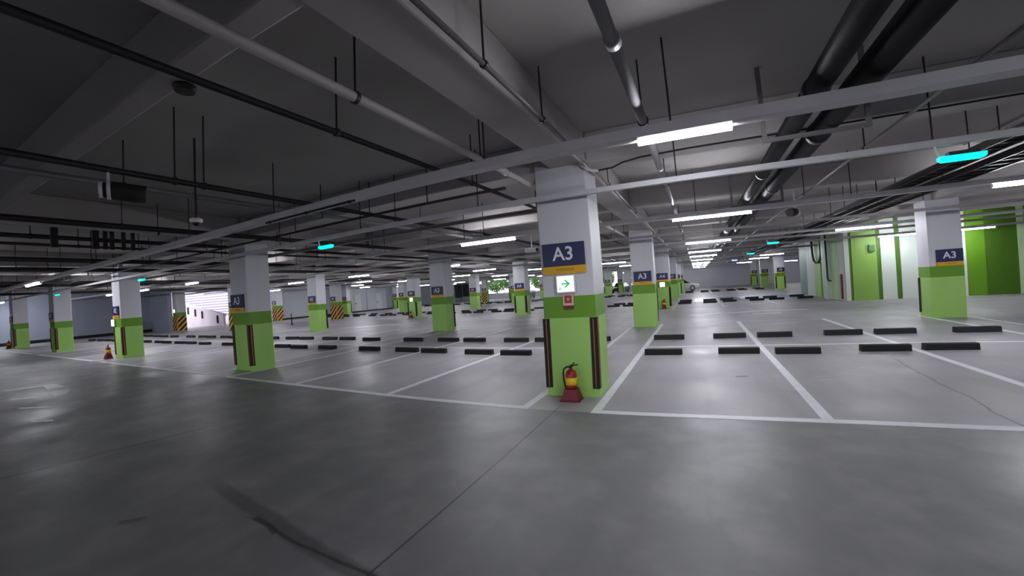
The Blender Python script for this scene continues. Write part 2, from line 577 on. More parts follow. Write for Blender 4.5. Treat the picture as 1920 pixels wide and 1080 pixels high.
spanel(29.6, 31.55, 'teal_grey', 0.05)
g = MB().box(6.86, 23.10, 0.08, 6.93, 23.28, 1.30, M['dark_red']).build('corner_guard', core)
# stubs of pipework on the core wall
o = MB()
o.path([(6.79, 25.9, 3.38), (6.79, 25.95, 2.6), (6.79, 26.1, 2.2), (6.79, 26.5, 2.0), (6.79, 27.1, 1.98), (6.79, 27.5, 2.15), (6.79, 27.7, 2.6), (6.79, 27.7, 3.38)], 0.06, M['green_pipe'])
tag(o.build('drain_pipe', smooth=True), 'dark U-shaped pipe loop hanging beside the green and white core wall', 'pipe')
o = MB()
o.path([(6.62, 24.4, 3.38), (6.62, 24.4, 1.2), (6.62, 24.36, 1.05), (6.62, 24.2, 0.98), (6.62, 23.9, 0.98)], 0.045, M['green_pipe'])
tag(o.build('drain_pipe', smooth=True), 'thin dark green pipe running down the white core wall and bending at its foot', 'pipe')
jb = thing('junction_box', 'small grey box high on the green core panel', 'box', (8.05, 22.62, 2.45))
MB().box(-0.12, -0.06, -0.16, 0.12, 0.08, 0.16, M['teal_grey']).build('housing', jb, bevel=0.01)
MB().box(-0.09, -0.075, -0.13, 0.09, -0.06, 0.13, M['moss_green']).build('cover', jb)

# ------------------------------------------------------------------ ramp beyond the left opening
ramp = MB()
ramp.prism([(-41.0, -0.3), (-41.0, 0), (-45, 0.05), (-62, 2.9), (-62, -0.3)], 14.6, 24.3, M['ramp_white'], 'y')
ramp = ramp.build('ramp_floor', kind='structure')
rp = MB()
rp.prism([(-38.4, -0.0), (-38.4, 0.92), (-60, 4.4), (-60, 0.0)], 19.0, 19.2, M['ramp_white'], 'y')
rp = rp.build('ramp_parapet', kind='structure')
MB().prism([(-38.3, 0.92), (-38.3, 1.06), (-60, 4.54), (-60, 4.4)], 18.92, 19.28, M['ramp_white'], 'y').build('coping', rp)
for x in (-45.2, -43.7, -42.3, -39.4):
    z = 0.55 + (-x - 38.4) * 0.161
    MB().box(x - 0.07, 18.90, z - 0.45, x + 0.07, 19.0, z + 0.25, M['black']).build('post', rp)
cl = wall('wall_ramp', [(-62, 24.4, 0, -38.3, 24.6, 7.5), (-62.3, 14.6, 0, -62, 24.6, 7.5)], 'cladding')
for i in range(22):
    z = 0.9 + i * 0.3
    MB().box(-62, 24.33, z, -38.3, 24.4, z + 0.045, M['clad_gap']).build('slat', cl)
MB().box(-41.35, 14.6, 0, -41.0, 14.85, 3.25, M['white_metal']).build('jamb', wl)
for px_ in (-40.3, -39.9):
    b = thing('bollard', 'dark red post standing %s the ramp opening' % ('at the far edge of' if px_ < -40 else 'just inside'), 'bollard', (px_, 15.2, 0))
    MB().lathe([(0.09, 0), (0.09, 0.03), (0.04, 0.05), (0.04, 0.78), (0.02, 0.8)], (0, 0, 0), M['dark_red'], 10).build('post', b, True)
    MB().lathe([(0.043, 0.55), (0.043, 0.63)], (0, 0, 0), M['sign_white'], 10).build('band', b)

# ------------------------------------------------------------------ outside: ground and trees behind the back windows
MB().box(-60, -60, -0.6, 60, YN - 0.3, -0.35, M['char_wall']).build('ground', kind='structure')
MB().box(-90, YB + 0.3, -0.4, 60, 120, 0.3, M['grass']).build('ground', kind='structure')
def tree(x, y, h, s, label):
    t = thing('tree', label, 'tree', (x, y, 0.3))
    tr = MB()
    tr.tube((0, 0, 0), (0.1, 0, h * 0.55), 0.16, M['bark'], 8, 0.09)
    tr.tube((0.1, 0, h * 0.5), (0.7, 0.1, h * 0.8), 0.07, M['bark'], 6, 0.03)
    tr.tube((0.1, 0, h * 0.45), (-0.6, 0.2, h * 0.78), 0.07, M['bark'], 6, 0.03)
    tr.build('trunk', t)
    rnd = random.Random(int(x * 10))
    lf = MB()
    for _ in range(2600):
        while True:
            p = Vector((rnd.uniform(-1, 1), rnd.uniform(-1, 1), rnd.uniform(-1, 1)))
            if p.length < 1 and p.length > 0.35:
                break
        c = Vector((p.x * s, p.y * s, h * 0.62 + p.z * h * 0.42))
        a = Vector((rnd.uniform(-1, 1), rnd.uniform(-1, 1), rnd.uniform(-1, 1))).normalized() * rnd.uniform(0.09, 0.2)
        b = a.orthogonal().normalized() * a.length * 0.6
        lf.add([c - a, c + b, c + a, c - b], [(0, 1, 2, 3)], M['leaf'])
    lf.build('foliage', t, kind='stuff')
TL = ['leafy tree outside, behind the windows left of the hazard-striped pillar', 'round leafy tree outside the brightest back window',
      'leafy tree outside at the right end of the first back window', 'leafy tree outside, just left of the dark parked car',
      'leafy tree outside, seen right beside the big A3 pillar', 'loose leafy tree outside between the far green pillars',
      'leafy tree outside at the right end of the back windows']
for (x, y, h, s), l in zip(((-43, 71, 5.2, 2.4), (-37.8, 72, 4.4, 2.4), (-33, 70, 4.0, 2.1), (-28.3, 72, 4.6, 2.2), (-20, 71, 3.8, 2.2), (-15.5, 70, 3.6, 2.0), (-10.8, 72, 4.4, 2.2)), TL):
    tree(x, y, h, s, l)

# ------------------------------------------------------------------ pillars
def rect_prof(x0, y0, x1, y1, c=0.015):
    return [(x0 + c, y0), (x1 - c, y0), (x1, y0 + c), (x1, y1 - c), (x1 - c, y1), (x0 + c, y1), (x0, y1 - c), (x0, y0 + c)]
def make_shaft():
    b = MB()
    b.prism(rect_prof(0, 0, PW, PD), 1.49, 3.40, M['white_paint'])
    return b.mesh('shaft')
def make_head():
    return MB().prism(rect_prof(0.002, 0.002, PW - 0.002, PD - 0.002), 3.40, SLAB, M['beam']).mesh('shaft_head')
HEAD = make_head()
def make_band():
    return MB().prism(rect_prof(-0.003, -0.003, PW + 0.003, PD + 0.003), 1.175, 1.49, M['dark_green']).mesh('painted_band')
def make_plinth():
    return MB().prism(rect_prof(-0.003, -0.003, PW + 0.003, PD + 0.003), 0, 1.175, M['green']).mesh('painted_base')
SHAFT, BAND, PLINTH = make_shaft(), make_band(), make_plinth()
def guard_mesh():
    b = MB()       # L section for the corner at (0,0), legs along +x and +y
    w, t = 0.085, 0.018
    b.box(-t, -t, 0.13, w, 0, 1.17, M['black'])
    b.box(-t, 0, 0.13, 0, w, 1.17, M['black'])
    return b.mesh('corner_guard')
def stripe_mesh():
    b = MB()
    t = 0.018
    b.box(0.03, -t - 0.003, 0.15, 0.042, -t, 1.15, M['orange'])
    return b.mesh('reflective_stripe')
def stripe_side():
    return MB().box(-0.021, 0.025, 0.15, -0.018, 0.05, 1.15, M['orange']).mesh('reflective_stripe')
GUARD, STRIPE, STRIPE2 = guard_mesh(), stripe_mesh(), stripe_side()
def child(name, me, parent, loc=(0, 0, 0), scale=(1, 1, 1), rz=0):
    o = bpy.data.objects.new(name, me)
    COL.objects.link(o)
    o.parent = parent
    o.location = loc
    o.scale = scale
    o.rotation_euler = (0, 0, rz)
    return o
def hazard(parent, x0, y, w, z0=0.05, z1=1.2, face='front'):
    p = MB()
    if face == 'front':
        p.box(x0, y - 0.03, z0, x0 + w, y, z1, M['hazard_yellow'])
    else:
        p.box(y, x0, z0, y + 0.03, x0 + w, z1, M['hazard_yellow'])
    p = p.build('hazard_panel', parent)
    s, n = 0.2, 6
    for i in range(-4, n):
        a = x0 + i * 2 * s
        q = []
        # slanted stripe clipped to the panel
        poly = [(a, z0), (a + s, z0), (a + s + (z1 - z0), z1), (a + (z1 - z0), z1)]
        def clip(pl, f, inter):
            out = []
            for j in range(len(pl)):
                A, B = pl[j], pl[(j + 1) % len(pl)]
                if f(A):
                    out.append(A)
                if f(A) != f(B):
                    out.append(inter(A, B))
            return out
        def at(xx):
            return lambda A, B: (xx, A[1] + (B[1] - A[1]) * (xx - A[0]) / (B[0] - A[0]))
        poly = clip(poly, lambda P: P[0] >= x0, at(x0))
        if len(poly) > 2:
            poly = clip(poly, lambda P: P[0] <= x0 + w, at(x0 + w))
        if len(poly) > 2:
            b = MB()
            if face == 'front':
                b.prism(poly, y - 0.034, y - 0.03, M['black'], 'y')
            else:
                b.prism(poly, y + 0.03, y + 0.034, M['black'], 'x')
            b.build('stripe', p)

COLNAME = {0: 'in line behind the big A3 pillar', -1: 'one line left of the big A3 pillar', -2: 'two lines left of the big A3 pillar',
           -3: 'three lines left of the big A3 pillar', -4: 'in the leftmost line', 1: 'one line right of the big A3 pillar'}
PLAB = {(0, 0): 'nearest and largest white and green pillar with A3 sign and fire extinguisher',
        (-1, 0): 'big dim green-based pillar, next to the left of the nearest A3 pillar',
        (-2, 0): 'green-based pillar with a red extinguisher stand at its left foot',
        (-3, 0): 'green-based pillar near the left edge, standing before the grey wall',
        (-4, 0): 'small dim green-based pillar at the far left edge of the picture',
        (0, 1): 'green-based A3 pillar just right of and behind the nearest one',
        (1, 1): 'wide green-based A3 pillar at the right, before the green and white core wall',
        (-1, 1): 'pale green-based A3 pillar midway between the two big left and centre pillars',
        (-2, 1): 'bright green-based pillar standing before the orange and black striped pillar',
        (-3, 1): 'striped pillar mostly hidden behind the big dim left pillar',
        (-4, 1): 'pillar with black and buff hazard panel left of the bright ramp',
        (-3, 2): 'white pillar with a broad orange and black hazard panel',
        (-4, 2): 'small dark striped pillar beside the pale wall panel at left',
        (0, 2): 'green-based A4 pillar with glowing sign, behind the second A3 pillar',
        (-3, 5): 'far narrow pillar with orange and black hazard stripes'}
ROWN = ['front', 'second', 'third', 'fourth', 'fifth', 'sixth', 'seventh']
SIGN = {}
pillars = {}
for r, y in enumerate(ROWS):
    for k in range(-4, 2):
        if k == 1 and r in (0, 2, 3):
            continue
        if (k, r) in ((0, 6), (-4, 6)):
            continue
        x = PX + SX * k
        if k == 1 and r >= 4:
            x += 0.35
        lab = PLAB.get((k, r)) or 'distant green-based pillar in the %s row back, %s' % (ROWN[r], COLNAME[k])
        p = thing('pillar', lab, 'pillar', (x, y, 0), 0, 'white and green garage pillars', 'thing')
        pillars[(k, r)] = p
        child('shaft', SHAFT, p)
        if HAS(k, r):
            child('pillar_head', HEAD, ceiling, (x, y, 0))
        child('painted_band', BAND, p)
        child('painted_base', PLINTH, p)
        front = (r % 2 == 0)
        yy, sy = (0, 1) if front else (PD, -1)
        if (k, r) in ((-4, 1), (-3, 1), (-3, 2), (-4, 2), (-3, 5)):
            hazard(p, 0, 0, PW)
            if (k, r) in ((-3, 2), (-4, 1), (-4, 2)):
                hazard(p, 0, PW, PD, face='right')
        else:
            for xx, sxx in ((0, 1), (PW, -1)):
                gd = child('corner_guard', GUARD, p, (xx, yy, 0), (sxx, sy, 1))
                if r == 0:
                    child('reflective_stripe', STRIPE, gd)
                    child('reflective_stripe', STRIPE2, gd)

# ------------------------------------------------------------------ zone signs
def sign_code(k, r):
    n = 3 if r < 2 else (4 if r < 3 else 5)
    if k <= -2 and r < 2:
        n = 2
    return 'A%d' % n
for (k, r), p in pillars.items():
    if (k, r) == (-4, 1):
        continue
    code = sign_code(k, r)
    x, y = p.location.x, p.location.y
    if r == 0 and k == 0:
        w, h, z0, dx = 0.645, 0.335, 1.93, 0.05
    elif r == 0:
        w, h, z0, dx = 0.62, 0.34, 1.62, 0.04
    else:
        w, h, z0, dx = 0.62, 0.36, 1.60, (0.15 if k == 1 else 0.08)
    if (k, r) == (0, 0):
        lab = 'big navy A3 sign with yellow strip on the nearest pillar'
    elif r <= 1 and k >= -1:
        lab = 'navy %s sign on the %s' % (code, {(-1, 0): 'big dim left pillar', (0, 1): 'pillar just behind the nearest one', (1, 1): 'wide right-hand pillar', (-1, 1): 'pale pillar left of the nearest one'}[(k, r)])
    else:
        lab = 'small navy %s sign on the %s-row pillar %s' % (code, ROWN[r], COLNAME[k])
        lab = lab.replace('in line behind', 'behind')
    s = thing('zone_sign', lab, 'sign', (x + dx, y - 0.004, z0), 0, 'navy zone signs on the pillars')
    MB().box(0, -0.03, 0, w, 0, h, M['navy']).build('board', s, bevel=0.004)
    big = (r, k) == (0, 0)
    MB().box(0, -0.03, -0.115, w, 0, -0.002, M['sign_yellow']).build('yellow_strip', s)
    t = text(code, 'lettering', 0.3, M['sign_white'], s, (w * 0.5, -0.033, h * 0.5), bold=0.004, width=0.31 if big else 0.30)
    if r <= 1:
        text('주차위치안내' if big else '주차위치안내', 'strip_lettering', 0.06, M['sign_brown'], s, (w * 0.52, -0.032, -0.058), depth=0.001, width=w * 0.42)

# ------------------------------------------------------------------ exit signs, tags and extinguishers
def exit_sign(x, y, z, label, bright=False):
    e = thing('exit_sign', label, 'sign', (x, y, z), 0, 'lit exit signs on the pillars')
    MB().box(-0.145, -0.05, -0.13, 0.145, 0, 0.13, M['white_metal']).build('housing', e, bevel=0.006)
    MB().box(-0.125, -0.056, -0.11, 0.125, -0.05, 0.11, M['exit_bright' if bright else 'exit_face']).build('lit_face', e)
    ar = MB()
    yv = -0.0585
    def flat(pts):
        ar.prism(pts, yv, -0.056, M['exit_green'], 'y')
    flat([(-0.06, -0.008), (0.04, -0.008), (0.04, 0.012), (-0.06, 0.012)])
    flat([(0.075, 0.002), (0.0, 0.062), (-0.015, 0.05), (0.04, 0.002)])
    flat([(0.075, 0.002), (0.04, 0.002), (-0.015, -0.046), (0.0, -0.058)])
    ar.build('arrow', e)
    rm = MB()
    ar = rm
    flat([(-0.105, -0.095), (-0.095, -0.095), (-0.085, -0.07), (-0.092, -0.065)])
    flat([(-0.092, -0.072), (-0.08, -0.072), (-0.075, -0.048), (-0.088, -0.045)])
    flat([(-0.08, -0.07), (-0.066, -0.092), (-0.058, -0.088), (-0.07, -0.062)])
    flat([(-0.083, -0.04), (-0.073, -0.04), (-0.073, -0.03), (-0.083, -0.03)])
    rm.build('running_figure', e)
    return e
exit_sign(PX + 0.385, 5.60, 1.668, 'lit exit sign with a green arrow on the nearest A3 pillar')
exit_sign(PX + 0.37, 22.99, 1.33, 'glowing exit sign under the A4 sign behind the second A3 pillar', True)
exit_sign(PX - 2 * SX + 0.4, 22.99, 1.33, 'glowing exit sign on the third-row pillar two lines left of centre', True)
exit_sign(PX - 2 * SX + 0.1, 5.60, 1.34, 'glowing exit sign on the pillar with the extinguisher stand at left', True)
exit_sign(PX - 4 * SX + 0.4, 14.36, 1.62, 'glowing exit sign on the striped pillar left of the ramp', True)
tg = thing('extinguisher_tag', 'small pink and red fire equipment tag under the lit exit sign', 'sign', (PX + 0.40, 5.60, 1.355))
MB().box(-0.08, -0.012, 0, 0.08, 0, 0.165, M['tag_pink']).build('plate', tg)
MB().box(-0.055, -0.015, 0.035, 0.055, -0.012, 0.145, M['red']).build('pictogram', tg)
MB().box(-0.018, -0.017, 0.075, 0.018, -0.015, 0.105, M['tag_pink']).build('pictogram_mark', tg)
MB().box(-0.075, -0.012, -0.055, 0.075, 0, -0.002, M['dark_red']).build('lower_strip', tg)

def extinguisher(x, y, label):
    e = thing('fire_extinguisher', label, 'fire extinguisher', (x, y, 0), 0, 'fire extinguishers at the pillars')
    st = MB()
    st.prism([(-0.145, -0.14), (0.145, -0.14), (0.145, 0.1), (-0.145, 0.1)], 0, 0.02, M['dark_red'])
    b = [(-0.13, -0.12), (0.13, -0.12), (0.13, 0.09), (-0.13, 0.09)]
    t = [(-0.088, -0.085), (0.088, -0.085), (0.088, 0.07), (-0.088, 0.07)]
    vs = [(p[0], p[1], 0.02) for p in b] + [(p[0], p[1], 0.17) for p in t]
    st.add(vs, [(3, 2, 1, 0), (4, 5, 6, 7), (0, 1, 5, 4), (1, 2, 6, 5), (2, 3, 7, 6), (3, 0, 4, 7)], M['dark_red'])
    st.build('stand', e)
    MB().lathe([(0.078, 0.171), (0.082, 0.19), (0.082, 0.37), (0.07, 0.41), (0.045, 0.438), (0.026, 0.45), (0.026, 0.462)], (0, 0, 0), M['red'], 20).build('cylinder', e, True)
    MB().lathe([(0.0845, 0.225), (0.0845, 0.335)], (0, 0, 0), M['yellow'], 20).build('label_band', e, True)
    MB().lathe([(0.022, 0.462), (0.022, 0.49), (0.012, 0.495)], (0, 0, 0), M['dark_steel'], 10).build('valve', e, True)
    hd = MB()
    hd.path([(-0.03, 0, 0.487), (0.02, 0, 0.495), (0.07, 0, 0.515), (0.105, 0, 0.512)], 0.009, M['black'])
    hd.path([(-0.02, 0, 0.495), (0.02, 0, 0.512), (0.05, 0, 0.54), (0.06, 0, 0.535)], 0.008, M['black'])
    hd.build('lever', e)
    ho = MB()
    ho.path([(-0.01, 0, 0.478), (-0.06, 0, 0.485), (-0.105, 0, 0.45), (-0.118, 0, 0.38), (-0.112, 0, 0.30), (-0.10, 0, 0.24), (-0.092, 0, 0.2)], 0.012, M['black'])
    ho.tube((-0.096, 0, 0.24), (-0.088, 0, 0.18), 0.016, M['black'])
    ho.build('hose', e, True)
    return e
extinguisher(PX + 0.43, 5.44, 'red fire extinguisher with a yellow label, on a maroon stand before the nearest pillar')
extinguisher(PX - 2 * SX - 0.10, 5.42, 'dim red extinguisher at the foot of the second pillar from the left')
extinguisher(PX - 4 * SX + 0.40, 5.44, 'dark extinguisher before the leftmost pillar')
extinguisher(PX + 0.42, 22.84, 'small extinguisher before the A4 pillar')
extinguisher(PX - 2 * SX + 0.35, 22.84, 'small extinguisher before the third-row pillar two lines left')

# ------------------------------------------------------------------ wheel stops
ws = MB()
prof = [(-0.08, 0), (0.08, 0), (0.068, 0.11), (0.052, 0.125), (-0.052, 0.125), (-0.068, 0.11)]
ws.prism(prof, -0.40, 0.40, M['black'], 'x')
WS = ws.mesh('wheel_stop')
wb_ = MB()
for x in (-0.28, 0.0, 0.28):
    wb_.lathe([(0.022, 0.125), (0.022, 0.129)], (x, 0, 0), M['dark_steel'], 8)
WSB = wb_.mesh('bolt')
OFFS = (0.52, 2.05)
JX = random.Random(3)
BL = ['first', 'second', 'third']
for n in range(3):
    for side, yb in (('near', 9.06), ('far', 11.28)):
        items = []
        for k in range(-4, 1):
            xs = bay_lines(k)
            for i in range(3):
                for j, ofs in enumerate(OFFS):
                    items.append((xs[i] + ofs, k))
        items.sort(key=lambda t: -t[0])
        q = 0
        right = [t for t in items if t[1] == 0][::-1]
        left = [t for t in items if t[1] < 0]
        for where, lst in (('right', right), ('left', left)):
            for q, (x, k) in enumerate(lst):
                y = yb + 17.4 * n + JX.uniform(-0.07, 0.07) + (0.16 if (n == 0 and k == 0 and q >= 3) else 0)
                if n == 1 and k == 0:
                    y -= 0.2
                lab = 'black wheel stop, %s line of %s stall block, %s %s of the pillar line' % (side, BL[n], ORD[q], where)
                o = bpy.data.objects.new('wheel_stop', WS)
                COL.objects.link(o)
                o.location = (x + JX.uniform(-0.03, 0.03), y, 0)
                o.rotation_euler = (0, 0, JX.uniform(-0.03, 0.03) + (0.05 if n == 0 and k < -1 else 0))
                tag(o, lab, 'wheel stop', 'black rubber wheel stops in the stalls')

# ------------------------------------------------------------------ lamp-carrying channels and pipes under the slab
ROD = MB().tube((0, 0, 0), (0, 0, 1), 0.009, M['dark_steel'], 6).mesh('hanger_rod')
CLAMP = MB().lathe([(1.0, -0.5), (1.0, 0.5)], (0, 0, 0), M['dark_steel'], 10).mesh('clamp')
def channel(y, z, x0, x1, w, h, label, m='galv', rods=(), seam=True):
    t = thing('cable_channel', label, 'cable channel', (x0, y, z), 0, 'cable channels running across the garage')
    b = MB()
    prof = [(-w / 2, 0), (w / 2, 0), (w / 2, h), (w / 2 - 0.012, h), (w / 2 - 0.012, 0.012), (-w / 2 + 0.012, 0.012), (-w / 2 + 0.012, h), (-w / 2, h)]
    b.prism(prof, 0, x1 - x0, M[m], 'x')
    b.build('trough', t)
    for x in rods:
        child('hanger_rod', ROD, t, (x - x0, w / 2 + 0.01, 0), (1, 1, SLAB - z))
    return t
rng_ = random.Random(5)
PIPE_X = (-2.34, -2.83, -0.37, -1.30, 2.30, 1.13, 1.50, -5.0, -6.4, -9.1, -9.75, -11.1, -11.6, -13.9, -14.5, -17.3, -18.0, -20.2, -22.7, -26.4, -29.3, -33.0, 3.93, 3.7, 4.1, 4.5, 4.7, 4.9)
def rods(x0, x1, step, ph=0.0):
    out = []
    x = x0 + ph
    while x < x1:
        q = x
        while any(abs(q - p_) < 0.2 for p_ in PIPE_X):
            q += 0.12
        out.append(q)
        x += step
    return out
channel(3.70, 2.93, XL + 0.1, 13, 0.15, 0.095, 'long grey channel nearest overhead, carrying the first tube light', rods=rods(-37.8, 10, 2.9))
channel(-2.6, 2.93, -9, 16, 0.12, 0.09, 'grey channel over the driving aisle behind the viewpoint')
channel(5.40, 2.88, XL + 0.1, 16, 0.07, 0.07, 'thinner grey channel crossing the nearest pillar and carrying the cyan indicators', rods=rods(-38, 12, 2.6, 1.1))
channel(9.10, 2.93, XL + 0.1, 20, 0.12, 0.09, 'grey channel carrying the second row of tube lights', rods=rods(-38, 12, 2.9, 0.4))
channel(6.5, 2.94, -26, -2.3, 0.10, 0.07, 'short grey channel just left of the nearest pillar, behind the indicator channel', 'dull_galv')
channel(12.6, 2.93, XL + 0.1, 20, 0.10, 0.07, 'dull channel between the second and third rows of tube lights', 'dull_galv')
YR = [15.75, 21.6, 26.3, 32.7, 39.0, 43.8, 50.4, 59.2]
for i, y in enumerate(YR):
    channel(y, 2.93, XL + 0.3 if y < 24 or y > 46.5 else -37.8, 6.3 if 22.6 < y < 32 else 20, 0.12, 0.09, 'grey channel carrying the %s row of tube lights' % ORD[i + 2])
for i, y in enumerate((17.1, 24.9, 34.6)):
    channel(y, 2.88, -37.6, 6.4 if y > 22 and y < 32 else 20, 0.07, 0.07, 'thin channel with small indicators, %s behind the second pillar row' % ORD[i], 'dull_galv')

def pipe(x, z, r, y0, y1, label, m='grey_steel', hangers=(), couplings=(), name='pipe', cat='pipe', grp='pipes running along the garage under the slab'):
    t = thing(name, label, cat, (x, y0, z), 0, grp)
    MB().tube((0, 0, 0), (0, y1 - y0, 0), r, M[m], 14).build('tube', t, True)
    for y in hangers:
        child('hanger_rod', ROD, t, (0, y - y0, r), (1, 1, SLAB - z - r))
        b = MB().tube((0, -0.015, 0), (0, 0.015, 0), r + 0.012, M['dark_steel'], 12)
        c = b.build('clamp', t)
        c.location = (0, y - y0, 0)
    for y in couplings:
        b = MB().tube((0, -0.05, 0), (0, 0.05, 0), r + 0.01, M[m], 14)
        c = b.build('coupling', t, True)
        c.location = (0, y - y0, 0)
    return t
H1 = [2.22 + 2.02 * i for i in range(0, 14)]
pipe(-2.34, 3.26, 0.042, YN + 0.1, 60, 'pale pipe crossing the upper left towards the nearest pillar, hung on rods', 'white_pipe', H1, (4.9,))
pipe(-2.83, 3.17, 0.028, YN + 0.1, 60, 'thin dark pipe left of and parallel to the pale pipe', 'dark_steel', [2.45 + 2.4 * i for i in range(10)])
pipe(-0.37, 3.24, 0.045, YN + 0.1, 60, 'grey pipe running down from the top middle to the first tube light', 'grey_steel', [4.06 + 3.0 * i for i in range(8)], (2.55, 5.9))
pipe(-1.30, 3.32, 0.022, YN + 0.1, 40, 'slim grey pipe running beside the beam over the nearest pillar', 'grey_steel', [2.49, 3.68, 6.8, 10])
pipe(2.30, 3.22, 0.020, YN + 0.1, 45, 'slim light pipe slanting across the upper right', 'grey_steel', [6.4, 9.6])
b1 = pipe(1.13, 3.21, 0.10, YN + 0.1, 60, 'thick black lagged pipe, left one of the pair at the upper right', 'black_lag', (), (1.0, 4.0, 7.0, 10.0))
b2 = pipe(1.50, 3.23, 0.12, YN + 0.1, 60, 'thick black lagged pipe, right one of the pair at the upper right', 'black_lag', (), (2.0, 5.4, 8.4))
pipe(-4.95, 3.065, 0.032, YN + 0.1, 60, 'dark pipe crossing the far left, above the black camera', 'dark_steel', [2.0, 2.3, 5.6, 8.9])
LL = [(-6.4, 3.30, 0.04, 'grey_steel'), (-9.1, 3.24, 0.05, 'dark_steel'), (-9.75, 3.28, 0.035, 'white_pipe'), (-11.1, 3.26, 0.045, 'dark_steel'), (-11.6, 3.17, 0.03, 'dark_steel'),
      (-13.9, 3.10, 0.06, 'dark_steel'), (-14.5, 3.22, 0.04, 'white_pipe'), (-17.3, 3.15, 0.06, 'dark_steel'), (-18.0, 3.24, 0.05, 'dark_steel'), (-20.2, 3.26, 0.05, 'white_pipe'),
      (-22.7, 3.10, 0.06, 'dark_steel'), (-26.4, 3.2, 0.06, 'dark_steel'), (-29.3, 3.2, 0.06, 'white_pipe'), (-33.0, 3.15, 0.07, 'dark_steel')]
for i, (x, z, r, m) in enumerate(LL):
    pipe(x, z, r, YN + 0.1, 60 if x > -37 else 40, '%s pipe of the left part, %s counting leftwards from the black camera' % ('pale' if m in ('white_pipe', 'grey_steel') else 'dark', ORD[i]), m,
         [2.0 + 3.1 * j + (i % 3) * 0.8 for j in range(4)])
for i, y in enumerate((2.19, 2.78, 2.93, 3.04, 3.23, 3.39)):
    t = thing('hanger_post', 'dark stub hanging under the beam at upper left, %s counting from the left' % ORD[i], 'hanger', (-10.45, y, 2.98), 0, 'dark stubs under the beam at the upper left')
    w = 0.045 if i in (0, 1) else 0.03
    MB().box(-w, -w, 0.0, w, w, 0.405, M['dark_steel']).build('post', t)
    MB().box(-w - 0.02, -w - 0.02, 0.405, w + 0.02, w + 0.02, 0.418, M['dark_steel']).build('foot_plate', t)
t = thing('cable', 'short black cable strapped under the nearest channel, left of centre', 'cable', (-5.9, 3.64, 2.915))
MB().tube((0, 0, 0), (2.0, 0, 0), 0.014, M['black'], 8).build('sheath', t)
for x in (0.1, 1.0, 1.9):
    MB().box(x - 0.02, -0.018, -0.018, x + 0.02, 0.018, 0.016, M['black']).build('strap', t)
# thin pipe across, in front of the first pillar row
t = thing('pipe', 'thin dark pipe crossing from left to the nearest pillar, just above the indicator channel', 'pipe', (-24, 4.80, 3.0))
MB().tube((0, 0, 0), (21.7, 0, 0), 0.02, M['dark_steel'], 10).build('tube', t, True)
for x in (2.2, 5.4, 9.9, 13.7, 17.2, 19.2, 20.4):
    child('hanger_rod', ROD, t, (x, 0, 0.02), (1, 1, 0.55))
# conduit along the cross beam right of the nearest pillar
t = thing('conduit', 'thin black cable running right from the top of the nearest pillar', 'cable', (0, 0, 0))
pts = [(-1.22, 5.60, 3.25), (-1.1, 5.62, 3.26), (-1.0, 5.64, 3.27), (-0.85, 5.66, 3.33), (-0.6, 5.69, 3.37)] + [(x, 5.69, 3.385) for x in (0, 1, 2, 3, 4.5, 6, 8)]
MB().path(pts, 0.012, M['black']).build('cable', t, True)
el = MB()
el.path([(-1.44, 5.585, 3.36), (-1.42, 5.54, 3.34), (-1.35, 5.53, 3.28), (-1.28, 5.56, 3.25), (-1.2, 5.60, 3.25)], 0.02, M['white_pipe'])
el.build('sleeve', t, True)

# bracket that carries the black pipes
def trapeze(x0, x1, y, z, label):
    t = thing('pipe_bracket', label, 'bracket', (x0, y, z), 0, 'brackets under the black pipes')
    w = x1 - x0
    MB().box(0, -0.02, -0.04, w, 0.02, 0, M['dull_galv']).build('crossbar', t)
    MB().box(-0.045, -0.02, -0.04, 0, 0.02, SLAB - z, M['dull_galv']).build('upright', t)
    MB().box(w, -0.02, -0.04, w + 0.045, 0.02, SLAB - z, M['dull_galv']).build('upright', t)
for i, y in enumerate((0.9, 4.85, 9.2, 13.4, 18.0, 24.6, 29.5)):
    trapeze(0.86, 1.78, y, 3.09, 'grey U-shaped bracket under the black pipe pair, %s from the camera' % ORD[i])

# cable ladders at the right
def ladder(x, w, z, label):
    t = thing('cable_ladder', label, 'cable tray', (x, YN + 0.1, z), 0, 'dark cable ladders at the right')
    L_ = 22.4 - YN if x > 6 else 55 - YN
    for s in (0, w):
        MB().box(s - 0.015, 0, 0, s + 0.015, L_, 0.1, M['dark_steel']).build('rail', t)
    b = MB()
    y = 0.2
    while y < L_:
        b.box(0.015, y, 0.02, w - 0.015, y + 0.03, 0.04, M['dark_steel'])
        y += 0.3
    b.build('rungs', t, kind='stuff')
    c = MB()
    for i in range(4):
        c.tube((0.05 + i * (w - 0.1) / 3, 0.1, 0.062), (0.05 + i * (w - 0.1) / 3, L_ - 0.1, 0.062), 0.022, M['black'], 6)
    c.build('cables', t, kind='stuff')
    for yy in rods(3, L_ - 1, 3.0):
        for s in (-0.02, w + 0.02):
            child('hanger_rod', ROD, t, (s, yy, 0), (1, 1, SLAB - z))
ladder(3.78, 0.30, 3.08, 'dark cable ladder at the right, the one nearer the black pipes')
ladder(4.45, 0.42, 3.08, 'wider dark cable ladder at the right, nearer the green wall')
# corrugated deck strip catching light at the right
dk = MB()
x = 5.2
while x < 13:
    dk.box(x, YN, 3.86, x + 0.10, 12.5, 3.9, M['beam'])
    x += 0.3
dk.build('deck_ribs', ceiling, kind='stuff')

